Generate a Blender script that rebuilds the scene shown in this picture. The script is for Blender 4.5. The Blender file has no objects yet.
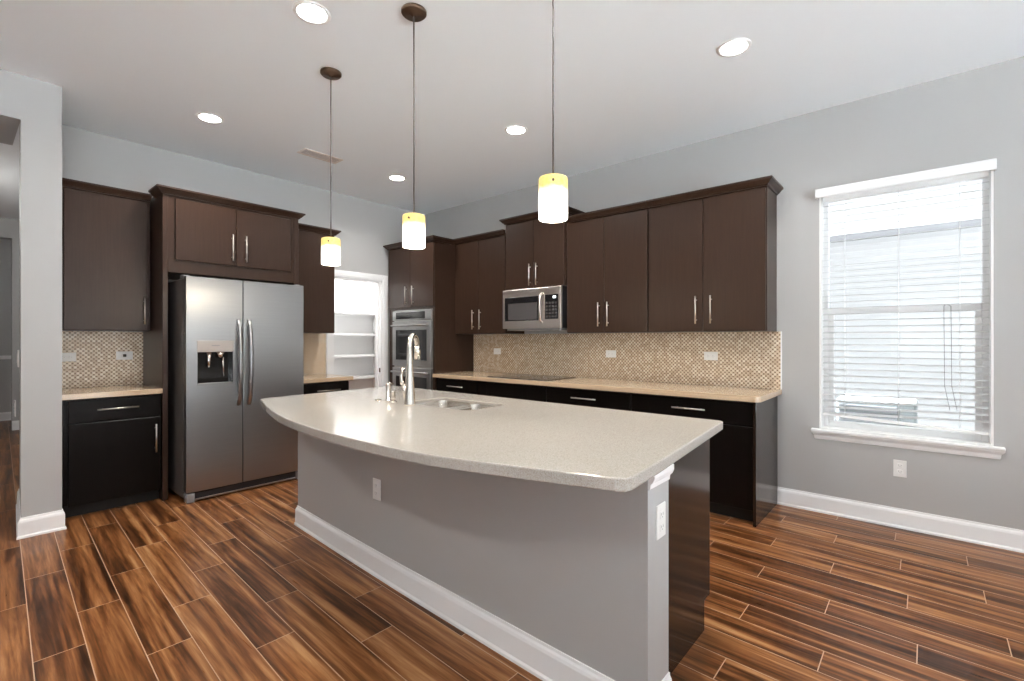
import bpy, bmesh, math, random
from mathutils import Vector, Matrix
R = math.radians
random.seed(7)
S = bpy.context.scene
COL = S.collection
H = 3.05

# ------------------------------------------------------------------ camera
cam_d = bpy.data.cameras.new('camera')
cam_d.sensor_width = 36.0
cam_d.lens = 482.0 / 1024 * 36
cam_d.shift_y = -0.8 / 1024
cam_d.clip_start = 0.05
cam = bpy.data.objects.new('camera', cam_d)
cam.location = (0, 0, 1.3075)
cam.rotation_euler = (R(90), 0, R(40.66))
COL.objects.link(cam)
S.camera = cam

# ------------------------------------------------------------------ world, exposure
w = bpy.data.worlds.new('world')
S.world = w
w.use_nodes = True
wn = w.node_tree.nodes
wl = w.node_tree.links
bg = wn['Background']
bg.inputs['Color'].default_value = (0.93, 0.97, 1.0, 1)
bg.inputs['Strength'].default_value = 0.7
S.view_settings.view_transform = 'Standard'
S.view_settings.look = 'None'
S.view_settings.gamma = 1.0
S.view_settings.use_curve_mapping = False
S.view_settings.exposure = 1.28
S.cycles.use_denoising = True
S.cycles.max_bounces = 10
S.cycles.diffuse_bounces = 6
S.cycles.sample_clamp_indirect = 0.0
POT_W, PEND_W = 42.0, 3.0


def lamp(name, kind, loc, energy, color=(1, 1, 1), size=0.1, parent=None, rot=(0, 0, 0), spot=None):
    d = bpy.data.lights.new(name, kind)
    d.energy = energy
    d.color = color
    if kind == 'AREA':
        d.shape = 'DISK'
        d.size = size
    else:
        d.shadow_soft_size = size
    if kind == 'SPOT':
        d.spot_size = spot or R(140)
        d.spot_blend = 0.9
    o = bpy.data.objects.new(name, d)
    o.location = loc
    o.rotation_euler = rot
    COL.objects.link(o)
    if parent:
        o.parent = parent
    return o


def portal(name, loc, rot, sx, sy):
    d = bpy.data.lights.new(name, 'AREA')
    d.shape = 'RECTANGLE'
    d.size, d.size_y = sx, sy
    d.cycles.is_portal = True
    o = bpy.data.objects.new(name, d)
    o.location = loc
    o.rotation_euler = rot
    COL.objects.link(o)


sd = bpy.data.lights.new('sun', 'SUN')
sd.energy = 45.0
sd.color = (0.88, 0.955, 1.0)
sd.angle = R(0.6)
so_ = bpy.data.objects.new('sun', sd)
so_.rotation_euler = Vector((0.50, 0.02, -0.87)).to_track_quat('-Z', 'Y').to_euler()
COL.objects.link(so_)

portal('daylight_opening_east', (3.08, 0.05, 1.4), (0, R(90), 0), 2.6, 6.5)
portal('daylight_opening_rear', (0.85, -4.9, 1.7), (R(90), 0, 0), 2.9, 1.6)
portal('daylight_opening_window', (-0.15, 4.52, 1.5), (R(-90), 0, 0), 0.95, 1.74)

# ------------------------------------------------------------------ materials


def mat(name, base=(0.8, 0.8, 0.8), rough=0.5, metal=0.0, emit=None, emit_s=0.0, spec=None):
    m = bpy.data.materials.new(name)
    m.use_nodes = True
    b = m.node_tree.nodes['Principled BSDF']
    b.inputs['Base Color'].default_value = (*base, 1)
    b.inputs['Roughness'].default_value = rough
    b.inputs['Metallic'].default_value = metal
    if spec is not None:
        b.inputs['Specular IOR Level'].default_value = spec
    if emit:
        b.inputs['Emission Color'].default_value = (*emit, 1)
        b.inputs['Emission Strength'].default_value = emit_s
    return m


class NT:
    """tiny node-graph helper"""
    def __init__(s, m):
        s.t = m.node_tree
        s.n = s.t.nodes
        s.l = s.t.links
        s.b = s.n['Principled BSDF']

    def val(s, sock, v):
        if isinstance(v, bpy.types.NodeSocket):
            s.l.new(v, sock)
        else:
            sock.default_value = v

    def math(s, op, a, b=0.0, c=0.0):
        n = s.n.new('ShaderNodeMath')
        n.operation = op
        s.val(n.inputs[0], a)
        s.val(n.inputs[1], b)
        s.val(n.inputs[2], c)
        return n.outputs[0]

    def pos(s):
        n = s.n.new('ShaderNodeNewGeometry')
        x = s.n.new('ShaderNodeSeparateXYZ')
        s.l.new(n.outputs['Position'], x.inputs[0])
        return n.outputs['Position'], x.outputs[0], x.outputs[1], x.outputs[2]

    def obj(s):
        n = s.n.new('ShaderNodeTexCoord')
        return n.outputs['Object']

    def comb(s, x, y, z):
        n = s.n.new('ShaderNodeCombineXYZ')
        for i, v in enumerate((x, y, z)):
            s.val(n.inputs[i], v)
        return n.outputs[0]

    def noise(s, vec, scale, detail=4, rough=0.55, dist=0.0):
        n = s.n.new('ShaderNodeTexNoise')
        s.l.new(vec, n.inputs['Vector'])
        n.inputs['Scale'].default_value = scale
        n.inputs['Detail'].default_value = detail
        n.inputs['Roughness'].default_value = rough
        n.inputs['Distortion'].default_value = dist
        return n.outputs[0]

    def mapping(s, vec, sc):
        n = s.n.new('ShaderNodeMapping')
        s.l.new(vec, n.inputs[0])
        n.inputs['Scale'].default_value = sc
        return n.outputs[0]

    def white(s, vec):
        n = s.n.new('ShaderNodeTexWhiteNoise')
        n.noise_dimensions = '3D'
        s.l.new(vec, n.inputs['Vector'])
        return n.outputs['Value']

    def ramp(s, fac, stops):
        n = s.n.new('ShaderNodeValToRGB')
        s.l.new(fac, n.inputs[0])
        e = n.color_ramp.elements
        while len(e) < len(stops):
            e.new(0.5)
        for el, (p, c) in zip(e, stops):
            el.position = p
            el.color = (*c, 1)
        return n.outputs[0]

    def mix(s, f, a, b):
        n = s.n.new('ShaderNodeMix')
        n.data_type = 'RGBA'
        s.val(n.inputs[0], f)
        for i, v in ((6, a), (7, b)):
            if isinstance(v, tuple):
                v = (*v, 1)
            s.val(n.inputs[i], v)
        return n.outputs[2]

    def bump(s, hgt, strength=0.2, dist=0.002):
        n = s.n.new('ShaderNodeBump')
        n.inputs['Strength'].default_value = strength
        n.inputs['Distance'].default_value = dist
        s.l.new(hgt, n.inputs['Height'])
        s.l.new(n.outputs[0], s.b.inputs['Normal'])


M = {}


def paint(name, c, rough, sc=90, st=0.12):
    m = mat(name, c, rough)
    g = NT(m)
    p, x, y, z = g.pos()
    g.bump(g.noise(p, sc, 3), st, 0.002)
    return m


M['wall'] = paint('grey_wall_paint', (0.432, 0.430, 0.425), 0.55)
M['ceil'] = paint('white_ceiling_paint', (0.88, 0.92, 0.955), 0.8, 60, 0.2)
M['trim'] = mat('white_trim_paint', (0.84, 0.84, 0.84), 0.35)
M['white'] = paint('white_wall_paint', (0.82, 0.82, 0.82), 0.6)
M['plastic'] = mat('white_plastic', (0.82, 0.82, 0.80), 0.35)
M['slot'] = mat('dark_slot', (0.03, 0.03, 0.03), 0.6)
M['slotg'] = mat('grey_slot', (0.36, 0.36, 0.36), 0.6)
M['blind'] = mat('white_blind_slat', (0.86, 0.86, 0.86), 0.4)
_b = M['blind'].node_tree.nodes['Principled BSDF']
M['nickel'] = mat('brushed_nickel', (0.72, 0.68, 0.62), 0.28, 1.0)
M['chrome'] = mat('polished_nickel', (0.78, 0.74, 0.68), 0.16, 1.0)
M['bronze'] = mat('bronze', (0.12, 0.075, 0.05), 0.4, 0.7)
M['cord'] = mat('grey_cord', (0.10, 0.09, 0.085), 0.5)
M['black'] = mat('black_glass', (0.012, 0.012, 0.013), 0.08)
M['blackp'] = mat('black_plastic', (0.02, 0.02, 0.022), 0.4)
M['fside'] = mat('fridge_side_paint', (0.13, 0.115, 0.11), 0.45, 0.2)
M['kick'] = mat('toe_kick_black', (0.008, 0.007, 0.006), 0.6)
M['shelf'] = mat('white_shelf', (0.86, 0.86, 0.86), 0.5)
M['vent'] = mat('vent_metal', (0.76, 0.68, 0.62), 0.5)
M['ventb'] = mat('vent_backing', (0.34, 0.26, 0.23), 0.6)
M['lens'] = mat('lamp_lens', (0.9, 0.9, 0.9), 0.5, emit=(1.0, 0.97, 0.92), emit_s=14.0)
M['amber'] = mat('led_amber', (0.9, 0.6, 0.3), 0.5, emit=(1.0, 0.6, 0.25), emit_s=0.6)
M['disp'] = mat('lit_display', (0.5, 0.6, 0.6), 0.3, emit=(0.9, 1.0, 1.0), emit_s=1.2)
M['stucco'] = paint('neighbour_stucco', (0.50, 0.50, 0.50), 0.9, 40, 0.3)
M['patio'] = paint('pale_concrete', (0.56, 0.56, 0.56), 0.9, 30, 0.3)
M['gravel'] = paint('grey_gravel', (0.09, 0.09, 0.09), 0.9, 30, 0.5)
M['acm'] = mat('condenser_metal', (0.20, 0.22, 0.22), 0.6)
M['grey'] = mat('grey_plastic', (0.25, 0.25, 0.26), 0.45)


def espresso(name, axis, base, hi):
    m = mat(name, base, 0.32)
    g = NT(m)
    v = g.obj()
    sc = {'z': (26, 26, 1.3), 'x': (1.3, 26, 26)}[axis]
    n = g.noise(g.mapping(v, sc), 3.0, 5, 0.6, 0.3)
    c = g.ramp(n, [(0.3, base), (0.75, hi)])
    g.l.new(c, g.b.inputs['Base Color'])
    g.b.inputs['Roughness'].default_value = 0.30
    return m


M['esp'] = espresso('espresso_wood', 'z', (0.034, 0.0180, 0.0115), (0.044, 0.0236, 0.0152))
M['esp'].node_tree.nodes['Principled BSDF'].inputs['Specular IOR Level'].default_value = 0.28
M['espd'] = espresso('shade_darkened_espresso', 'z', (0.0046, 0.0034, 0.0030), (0.0064, 0.0047, 0.0041))  # shade put into the colour; light alone leaves the lower doors too pale
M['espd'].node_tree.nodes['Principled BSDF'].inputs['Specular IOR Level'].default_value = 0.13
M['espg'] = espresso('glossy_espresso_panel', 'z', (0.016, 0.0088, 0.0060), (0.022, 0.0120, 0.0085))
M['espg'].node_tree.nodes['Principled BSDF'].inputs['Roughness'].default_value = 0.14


def steel(name, c, rough, axis):
    m = mat(name, c, rough, 1.0)
    g = NT(m)
    sc = {'h': (3, 3, 800), 'v': (800, 800, 3)}[axis]
    n = g.noise(g.mapping(g.obj(), sc), 1.0, 1)
    cc = g.ramp(n, [(0.3, tuple(v * .96 for v in c)), (0.7, tuple(v * 1.04 for v in c))])
    g.l.new(cc, g.b.inputs['Base Color'])
    g.b.inputs['Anisotropic'].default_value = 0.65
    tn = g.n.new('ShaderNodeTangent')
    tn.direction_type = 'RADIAL'
    tn.axis = 'Z'
    g.l.new(tn.outputs[0], g.b.inputs['Tangent'])
    g.b.inputs['Anisotropic Rotation'].default_value = 0.0
    return m


M['steel'] = steel('brushed_steel', (0.36, 0.36, 0.36), 0.31, 'h')
M['steeld'] = steel('oven_steel', (0.46, 0.455, 0.45), 0.30, 'h')
M['steelm'] = steel('microwave_steel', (0.66, 0.60, 0.56), 0.30, 'h')
M['screen'] = mat('dark_screen', (0.075, 0.07, 0.07), 0.25)
M['panelm'] = mat('dispenser_panel_metal', (0.42, 0.375, 0.345), 0.45, 0.4)
M['sink'] = mat('sink_steel', (0.62, 0.58, 0.53), 0.26, 1.0)


def quartz(name, a, b_, c):
    m = mat(name, a, 0.13)
    g = NT(m)
    p, x, y, z = g.pos()
    n1 = g.noise(p, 330, 2, 0.7)
    n2 = g.noise(p, 150, 3, 0.6)
    col = g.ramp(n1, [(0.33, b_), (0.5, a), (0.70, c)])
    spk = g.ramp(n2, [(0.60, (0, 0, 0)), (0.68, (1, 1, 1))])
    col = g.mix(g.math('MULTIPLY', spk, 0.35), col, b_)
    g.l.new(col, g.b.inputs['Base Color'])
    return m


M['quartz'] = quartz('beige_quartz', (0.415, 0.39, 0.355), (0.28, 0.25, 0.215), (0.49, 0.465, 0.43))
M['granite'] = quartz('tan_quartz', (0.56, 0.42, 0.285), (0.46, 0.33, 0.215), (0.62, 0.485, 0.345))


def floor_mat():
    m = mat('wood_look_tile', (0.2, 0.08, 0.04), 0.3, spec=0.24)
    g = NT(m)
    p, x, y, z = g.pos()
    P, L = 0.163, 0.975
    y2 = g.math('ADD', y, g.math('MULTIPLY', g.math('ADD', x, 0.5), 0.045))
    v = g.math('DIVIDE', g.math('SUBTRACT', 4.19, y2), P)
    i = g.math('FLOOR', v)
    fy = g.math('FRACT', v)
    ph = g.math('ADD', g.math('MULTIPLY', g.math('SUBTRACT', i, 6.0), 0.339), -0.07)
    u = g.math('DIVIDE', g.math('SUBTRACT', x, ph), L)
    j = g.math('FLOOR', u)
    fx = g.math('FRACT', u)
    dy = g.math('MULTIPLY', g.math('MINIMUM', fy, g.math('SUBTRACT', 1.0, fy)), P)
    dx = g.math('MULTIPLY', g.math('MINIMUM', fx, g.math('SUBTRACT', 1.0, fx)), L)
    d = g.math('MINIMUM', dx, dy)
    grout = g.math('LESS_THAN', d, 0.0019)
    r1 = g.white(g.comb(i, j, 1.5))
    r2 = g.white(g.comb(j, i, 7.5))
    r3 = g.white(g.comb(i, j, 13.5))
    gx = g.math('ADD', g.math('MULTIPLY', x, 0.9), g.math('MULTIPLY', r1, 40))
    gy = g.math('ADD', g.math('MULTIPLY', y2, 13.0), g.math('MULTIPLY', r2, 60))
    big = g.noise(g.comb(gx, gy, g.math('MULTIPLY', r3, 20)), 1.0, 6, 0.62, 0.7)
    gx2 = g.math('ADD', g.math('MULTIPLY', x, 2.2), g.math('MULTIPLY', r2, 40))
    gy2 = g.math('ADD', g.math('MULTIPLY', y, 60.0), g.math('MULTIPLY', r1, 60))
    fine = g.noise(g.comb(gx2, gy2, 0.0), 1.0, 4, 0.6, 0.4)
    f = g.math('ADD', g.math('MULTIPLY', big, 0.72), g.math('MULTIPLY', fine, 0.28))
    gx3 = g.math('ADD', g.math('MULTIPLY', x, 0.35), g.math('MULTIPLY', r3, 30))
    gy3 = g.math('ADD', g.math('MULTIPLY', y2, 26.0), g.math('MULTIPLY', r1, 90))
    strk = g.noise(g.comb(gx3, gy3, 0.0), 1.0, 2, 0.5, 0.3)
    f = g.math('ADD', f, g.math('MULTIPLY', g.math('SUBTRACT', strk, 0.5), 0.42))
    f = g.math('ADD', f, g.math('MULTIPLY', g.math('SUBTRACT', r1, 0.5), 0.07))
    col = g.ramp(f, [(0.33, (0.030, 0.0105, 0.0040)), (0.42, (0.090, 0.0310, 0.0098)),
                     (0.50, (0.180, 0.0660, 0.0205)), (0.58, (0.295, 0.122, 0.042)), (0.68, (0.46, 0.24, 0.105))])
    col = g.mix(grout, col, (0.50, 0.33, 0.22))
    g.l.new(col, g.b.inputs['Base Color'])
    ro = g.math('ADD', 0.24, g.math('MULTIPLY', fine, 0.12))
    g.l.new(ro, g.b.inputs['Roughness'])
    hgt = g.math('MINIMUM', g.math('MULTIPLY', d, 300.0), 1.0)
    g.bump(hgt, 0.35, 0.0015)
    return m


M['floor'] = floor_mat()


def mosaic(name, ax):
    m = mat(name, (0.6, 0.5, 0.4), 0.22)
    g = NT(m)
    p, x, y, z = g.pos()
    a = x if ax == 'x' else y
    q = 0.0235
    u = g.math('DIVIDE', g.math('ADD', a, z), q * 1.4142)
    v = g.math('DIVIDE', g.math('SUBTRACT', a, z), q * 1.4142)
    fu, fv = g.math('FRACT', u), g.math('FRACT', v)
    iu, iv = g.math('FLOOR', u), g.math('FLOOR', v)
    du = g.math('MINIMUM', fu, g.math('SUBTRACT', 1.0, fu))
    dv = g.math('MINIMUM', fv, g.math('SUBTRACT', 1.0, fv))
    edge = g.math('MINIMUM', du, dv)
    grout = g.math('LESS_THAN', edge, 0.07)
    corner = g.math('MAXIMUM', du, dv)
    dot = g.math('LESS_THAN', corner, 0.25)
    rn = g.white(g.comb(iu, iv, 3.5))
    light = g.ramp(rn, [(0.0, (0.58, 0.44, 0.31)), (0.5, (0.74, 0.61, 0.455)), (1.0, (0.86, 0.76, 0.62))])
    col = light
    col = g.mix(grout, col, (0.45, 0.345, 0.24))
    col = g.mix(dot, col, (0.26, 0.175, 0.11))
    g.l.new(col, g.b.inputs['Base Color'])
    g.bump(g.math('MINIMUM', g.math('MULTIPLY', edge, 8.0), 1.0), 0.35, 0.001)
    return m


M['mos_x'] = mosaic('tan_mosaic_long_wall', 'x')
M['mos_y'] = mosaic('tan_mosaic_fridge_wall', 'y')


def shade_mat():
    m = mat('amber_white_glass', (0.85, 0.8, 0.7), 0.25)
    g = NT(m)
    p, x, y, z = g.pos()
    n = g.noise(p, 55, 3, 0.6)
    n2 = g.noise(p, 24, 2, 0.5)
    hz = g.math('ADD', z, g.math('MULTIPLY', g.math('SUBTRACT', n2, 0.5), 0.03))
    f = g.math('DIVIDE', g.math('SUBTRACT', hz, 1.885), 0.04)
    am = g.ramp(n, [(0.3, (1.0, 0.62, 0.13)), (0.6, (1.0, 0.80, 0.33))])
    wh = (1.0, 0.95, 0.86)
    n = g.n.new('ShaderNodeClamp')
    g.l.new(f, n.inputs[0])
    col = g.mix(n.outputs[0], wh, am)
    g.l.new(col, g.b.inputs['Emission Color'])
    st = g.math('SUBTRACT', 1.4, g.math('MULTIPLY', n.outputs[0], 1.10))
    g.l.new(st, g.b.inputs['Emission Strength'])
    bc = g.mix(n.outputs[0], (0.85, 0.82, 0.76), (0.55, 0.36, 0.10))
    g.l.new(bc, g.b.inputs['Base Color'])
    return m


M['shade'] = shade_mat()


def glass_mat():
    m = bpy.data.materials.new('window_glass')
    m.use_nodes = True
    t = m.node_tree
    for n in list(t.nodes):
        t.nodes.remove(n)
    o = t.nodes.new('ShaderNodeOutputMaterial')
    mx = t.nodes.new('ShaderNodeMixShader')
    tr = t.nodes.new('ShaderNodeBsdfTransparent')
    gl = t.nodes.new('ShaderNodeBsdfGlossy')
    gl.inputs['Roughness'].default_value = 0.02
    mx.inputs[0].default_value = 0.06
    t.links.new(tr.outputs[0], mx.inputs[1])
    t.links.new(gl.outputs[0], mx.inputs[2])
    t.links.new(mx.outputs[0], o.inputs[0])
    return m


M['glass'] = glass_mat()


def slat_mat():
    m = mat('white_blind_slat', (0.62, 0.62, 0.62), 0.5)
    t = m.node_tree
    b = t.nodes['Principled BSDF']
    o = t.nodes['Material Output']
    tl = t.nodes.new('ShaderNodeBsdfTranslucent')
    tl.inputs[0].default_value = (0.9, 0.9, 0.9, 1)
    mx = t.nodes.new('ShaderNodeMixShader')
    mx.inputs[0].default_value = 0.08
    t.links.new(b.outputs[0], mx.inputs[1])
    t.links.new(tl.outputs[0], mx.inputs[2])
    t.links.new(mx.outputs[0], o.inputs[0])
    return m


M['slat'] = slat_mat()

# ------------------------------------------------------------------ geometry helpers


class MB:
    def __init__(s):
        s.bm = bmesh.new()

    def box(s, x0, x1, y0, y1, z0, z1, bev=0.0, seg=1, mtx=None):
        b = bmesh.new()
        r = bmesh.ops.create_cube(b, size=1.0)
        for v in b.verts:
            v.co = Vector(((x0 + x1) / 2 + v.co.x * (x1 - x0), (y0 + y1) / 2 + v.co.y * (y1 - y0), (z0 + z1) / 2 + v.co.z * (z1 - z0)))
        if bev > 0:
            bmesh.ops.bevel(b, geom=list(b.edges), offset=bev, segments=seg, affect='EDGES', profile=0.5)
        s.merge(b, mtx)
        return s

    def merge(s, b, mtx=None):
        if mtx is not None:
            b.transform(mtx)
        bmesh.ops.recalc_face_normals(b, faces=list(b.faces))
        me = bpy.data.meshes.new('t')
        b.to_mesh(me)
        b.free()
        s.bm.from_mesh(me)
        bpy.data.meshes.remove(me)

    def prism(s, pts, z0, z1, bev=0.0, seg=2):
        """extrude an xy outline"""
        b = bmesh.new()
        lo = [b.verts.new((p[0], p[1], z0)) for p in pts]
        hi = [b.verts.new((p[0], p[1], z1)) for p in pts]
        n = len(pts)
        b.faces.new(lo[::-1])
        b.faces.new(hi)
        for i in range(n):
            b.faces.new((lo[i], lo[(i + 1) % n], hi[(i + 1) % n], hi[i]))
        if bev > 0:
            es = [e for e in b.edges if abs(e.verts[0].co.z - e.verts[1].co.z) < 1e-6]
            bmesh.ops.bevel(b, geom=es, offset=bev, segments=seg, affect='EDGES', profile=0.5)
        s.merge(b)
        return s

    def tube(s, pts, rad, n=12, cap=True):
        """swept round tube; rad a number or one per point"""
        pts = [Vector(p) for p in pts]
        rads = rad if isinstance(rad, (list, tuple)) else [rad] * len(pts)
        b = bmesh.new()
        rings = []
        prev = None
        for i, p in enumerate(pts):
            if i == 0:
                d = pts[1] - p
            elif i == len(pts) - 1:
                d = p - pts[i - 1]
            else:
                d = (pts[i + 1] - p).normalized() + (p - pts[i - 1]).normalized()
            d.normalize()
            if prev is None:
                a = d.orthogonal().normalized()
            else:
                a = (prev - d * prev.dot(d)).normalized()
            prev = a
            c = d.cross(a)
            rings.append([b.verts.new(p + (a * math.cos(2 * math.pi * k / n) + c * math.sin(2 * math.pi * k / n)) * rads[i]) for k in range(n)])
        for q in range(len(rings) - 1):
            for k in range(n):
                f = b.faces.new((rings[q][k], rings[q][(k + 1) % n], rings[q + 1][(k + 1) % n], rings[q + 1][k]))
                f.smooth = True
        if cap:
            b.faces.new(rings[0][::-1])
            b.faces.new(rings[-1])
        s.merge(b)
        return s

    def lathe(s, prof, cx, cy, n=32, closed=False):
        """profile of (r, z) turned about a vertical axis"""
        b = bmesh.new()
        rings = []
        for r, z in prof:
            if r < 1e-6:
                rings.append([b.verts.new((cx, cy, z))])
            else:
                rings.append([b.verts.new((cx + r * math.cos(2 * math.pi * k / n), cy + r * math.sin(2 * math.pi * k / n), z)) for k in range(n)])
        seq = list(range(len(rings)))
        pairs = list(zip(seq[:-1], seq[1:]))
        if closed:
            pairs.append((seq[-1], seq[0]))
        for i0, i1 in pairs:
            A, B = rings[i0], rings[i1]
            for k in range(n):
                k2 = (k + 1) % n
                if len(A) == 1 and len(B) == 1:
                    continue
                if len(A) == 1:
                    f = b.faces.new((A[0], B[k2], B[k]))
                elif len(B) == 1:
                    f = b.faces.new((A[k], A[k2], B[0]))
                else:
                    f = b.faces.new((A[k], A[k2], B[k2], B[k]))
                f.smooth = True
        s.merge(b)
        return s

    def sweep(s, path, prof, z0=0.0):
        """mitred moulding: path of (x, y), profile of (out, z); out lies to the right of travel"""
        b = bmesh.new()
        P = [Vector((p[0], p[1])) for p in path]
        rows = []
        for i, p in enumerate(P):
            ns = []
            if i > 0:
                d = (p - P[i - 1]).normalized()
                ns.append(Vector((d.y, -d.x)))
            if i < len(P) - 1:
                d = (P[i + 1] - p).normalized()
                ns.append(Vector((d.y, -d.x)))
            if len(ns) == 2:
                m = (ns[0] + ns[1])
                m = m / max(1e-6, m.dot(ns[0]))
            else:
                m = ns[0]
            rows.append([b.verts.new((p.x + m.x * o, p.y + m.y * o, z0 + z)) for o, z in prof])
        n = len(prof)
        for i in range(len(rows) - 1):
            for k in range(n):
                b.faces.new((rows[i][k], rows[i][(k + 1) % n], rows[i + 1][(k + 1) % n], rows[i + 1][k]))
        b.faces.new(rows[0])
        b.faces.new(rows[-1][::-1])
        s.merge(b)
        return s

    def build(s, name, m, parent=None, loc=None):
        """one mesh object; its vertices were given in world space"""
        me = bpy.data.meshes.new(name)
        off = Vector((0, 0, 0))
        q = parent
        while q is not None:
            off += q.location
            q = q.parent
        if parent is None and loc is not None:
            off = Vector(loc)
        s.bm.transform(Matrix.Translation(-off))
        s.bm.to_mesh(me)
        s.bm.free()
        me.materials.append(M[m])
        o = bpy.data.objects.new(name, me)
        COL.objects.link(o)
        if parent is not None:
            o.parent = parent
        elif loc is not None:
            o.location = loc
        return o


def tag(o, label, cat, group=None):
    o['label'] = label
    o['category'] = cat
    if group:
        o['group'] = group
    return o


def thing(name, label, cat, loc, group=None):
    o = bpy.data.objects.new(name, None)
    o.empty_display_size = 0.1
    COL.objects.link(o)
    o.location = loc
    return tag(o, label, cat, group)


def struct(name, mb, m, loc=None, parent=None):
    o = mb.build(name, m, parent, loc)
    if parent is None:
        o['kind'] = 'structure'
    return o


BASE = [(0, 0), (0.020, 0), (0.020, 0.012), (0.014, 0.020), (0.014, 0.104), (0.011, 0.116), (0.006, 0.124), (0.005, 0.135), (0, 0.135)]
CROWN = [(0, 0), (0.010, 0), (0.014, 0.010), (0.022, 0.014), (0.040, 0.036), (0.048, 0.040), (0.048, 0.054), (0, 0.054)]

# ------------------------------------------------------------------ room shell
D, W = 4.30, -5.30
struct('floor', MB().box(-11.4, 3.2, -5.1, 4.5, -0.1, 0), 'floor')
struct('ceiling', MB().box(-11.4, 3.2, -5.1, 4.5, H, H + 0.1), 'ceil')
wx0, wx1, wz0, wz1 = -0.615, 0.325, 0.635, 2.42
m = MB()
m.box(-6.6, wx0, D, D + 0.2, 0, H).box(wx1, 3.2, D, D + 0.2, 0, H)
m.box(wx0, wx1, D, D + 0.2, 0, wz0).box(wx0, wx1, D, D + 0.2, wz1, H)
struct('wall_back', m, 'wall')
dy0, dy1, dz = 2.93, 3.605, 2.055
m = MB()
m.box(W - 0.12, W, 0.5, dy0, 0, H).box(W - 0.12, W, dy1, D, 0, H).box(W - 0.12, W, dy0, dy1, dz, H)
struct('wall_left', m, 'wall')
m = MB()
m.prism([(-4.52, 0.30), (-4.52, 0.50), (-5.42, 0.50), (-5.42, 0.352)], 0, H)
m.box(-5.17, -4.52, -1.7, 0.30, 2.757, H)
m.box(-5.17, -4.52, -5.1, -1.7, 0, H)
struct('wall_wing', m, 'wall')
# hallway beyond the opening
struct('wall_hall_right', MB().box(-10.0, -5.42, 0.68, 0.80, 0, H), 'wall')
struct('wall_hall_left', MB().box(-11.4, -5.17, -1.9, -1.7, 0, H), 'wall')
m = MB().box(-10.12, -10.0, 0.575, 0.80, 0, H).box(-10.12, -10.0, -1.7, 0.575, 2.77, H)
struct('wall_hall_end', m, 'wall')
struct('wall_hall_recess', MB().box(-11.4, -11.3, -1.7, 0.9, 0, H).box(-11.3, -10.12, 0.8, 0.9, 0, H), 'wall')
struct('trim_hall', MB().box(-11.3, -11.26, -1.7, 0.8, 0.99, 1.05, 0.004), 'trim')
m = MB().sweep([(-10.12, 0.575), (-10.0, 0.575)], BASE)
m = MB().sweep([(-11.3, -1.7), (-11.3, 0.8), (-10.12, 0.8)], BASE)
m.sweep([(-10.0, 0.575), (-10.0, 0.68), (-5.42, 0.68)], BASE)
struct('baseboard_hall', m, 'trim')
# right and rear walls of the great room, with wide glazed openings for the daylight
m = MB()
m.box(3.0, 3.2, -5.1, -3.2, 0, H).box(3.0, 3.2, 3.3, 4.3, 0, H).box(3.0, 3.2, -3.2, 3.3, 2.7, H).box(3.0, 3.2, -3.2, 3.3, 0, 0.1)
struct('wall_right', m, 'wall')
m = MB()
m.box(-4.52, -0.6, -5.1, -4.9, 0, H).box(2.3, 3.0, -5.1, -4.9, 0, H).box(-0.6, 2.3, -5.1, -4.9, 2.5, H).box(-0.6, 2.3, -5.1, -4.9, 0, 0.9)
struct('wall_rear', m, 'wall')
for nm, fx in (('window_2', 'r'), ('window_3', 'b')):
    g = MB()
    p = MB()
    if fx == 'r':
        for k in range(5):
            y = -3.2 + k * 6.5 / 4
            g.box(3.06, 3.12, max(-3.2, y - .03), min(3.3, y + .03), 0.1, 2.7)
        g.box(3.06, 3.12, -3.2, 3.3, 0.1, 0.16).box(3.06, 3.12, -3.2, 3.3, 2.64, 2.7)
        p.box(3.088, 3.094, -3.2, 3.3, 0.16, 2.64)
    else:
        for k in range(5):
            x = -0.6 + k * 2.9 / 4
            g.box(max(-0.6, x - .03), min(2.3, x + .03), -5.03, -4.97, 0.9, 2.5)
        g.box(-0.6, 2.3, -5.03, -4.97, 0.9, 0.96).box(-0.6, 2.3, -5.03, -4.97, 2.44, 2.5)
        p.box(-0.6, 2.3, -5.003, -4.997, 0.96, 2.44)
    f = struct(nm, g, 'trim')
    p.build('pane', 'glass', f)
# pantry closet behind the doorway
m = MB()
m.box(-6.6, -6.5, 2.5, 4.3, 0, H).box(-6.5, -5.42, 2.4, 2.5, 0, H).box(-6.5, -5.425, 4.26, 4.3, 0, H)
struct('wall_pantry', m, 'white')

# baseboards
struct('baseboard_back', MB().sweep([(-0.897, D), (3.0, D)], BASE), 'trim')
struct('baseboard_wing', MB().sweep([(-5.42, 0.352), (-4.52, 0.30), (-4.52, 0.50), (-4.70, 0.50)], BASE), 'trim')
struct('baseboard_right', MB().sweep([(3.0, 4.3), (3.0, 3.3)], BASE).sweep([(3.0, -3.2), (3.0, -4.9)], BASE), 'trim')
# pantry door casing
m = MB()
CAS = 0.014
for y0, y1 in ((dy0 - 0.085, dy0), (dy1, dy1 + 0.085)):
    m.box(W, W + CAS, y0, y1, 0, dz + 0.08, 0.003).box(W + CAS, W + CAS + 0.005, y0 + 0.012, y1 - 0.03, 0, dz + 0.055, 0.002)
m.box(W, W + CAS, dy0, dy1, dz, dz + 0.08, 0.003).box(W + CAS, W + CAS + 0.005, dy0, dy1, dz + 0.015, dz + 0.06, 0.002)
# jamb lining
m.box(W - 0.125, W, dy0 - 0.001, dy0 + 0.016, 0, dz).box(W - 0.125, W, dy1 - 0.016, dy1 + 0.001, 0, dz).box(W - 0.125, W, dy0, dy1, dz - 0.016, dz + 0.001)
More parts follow.
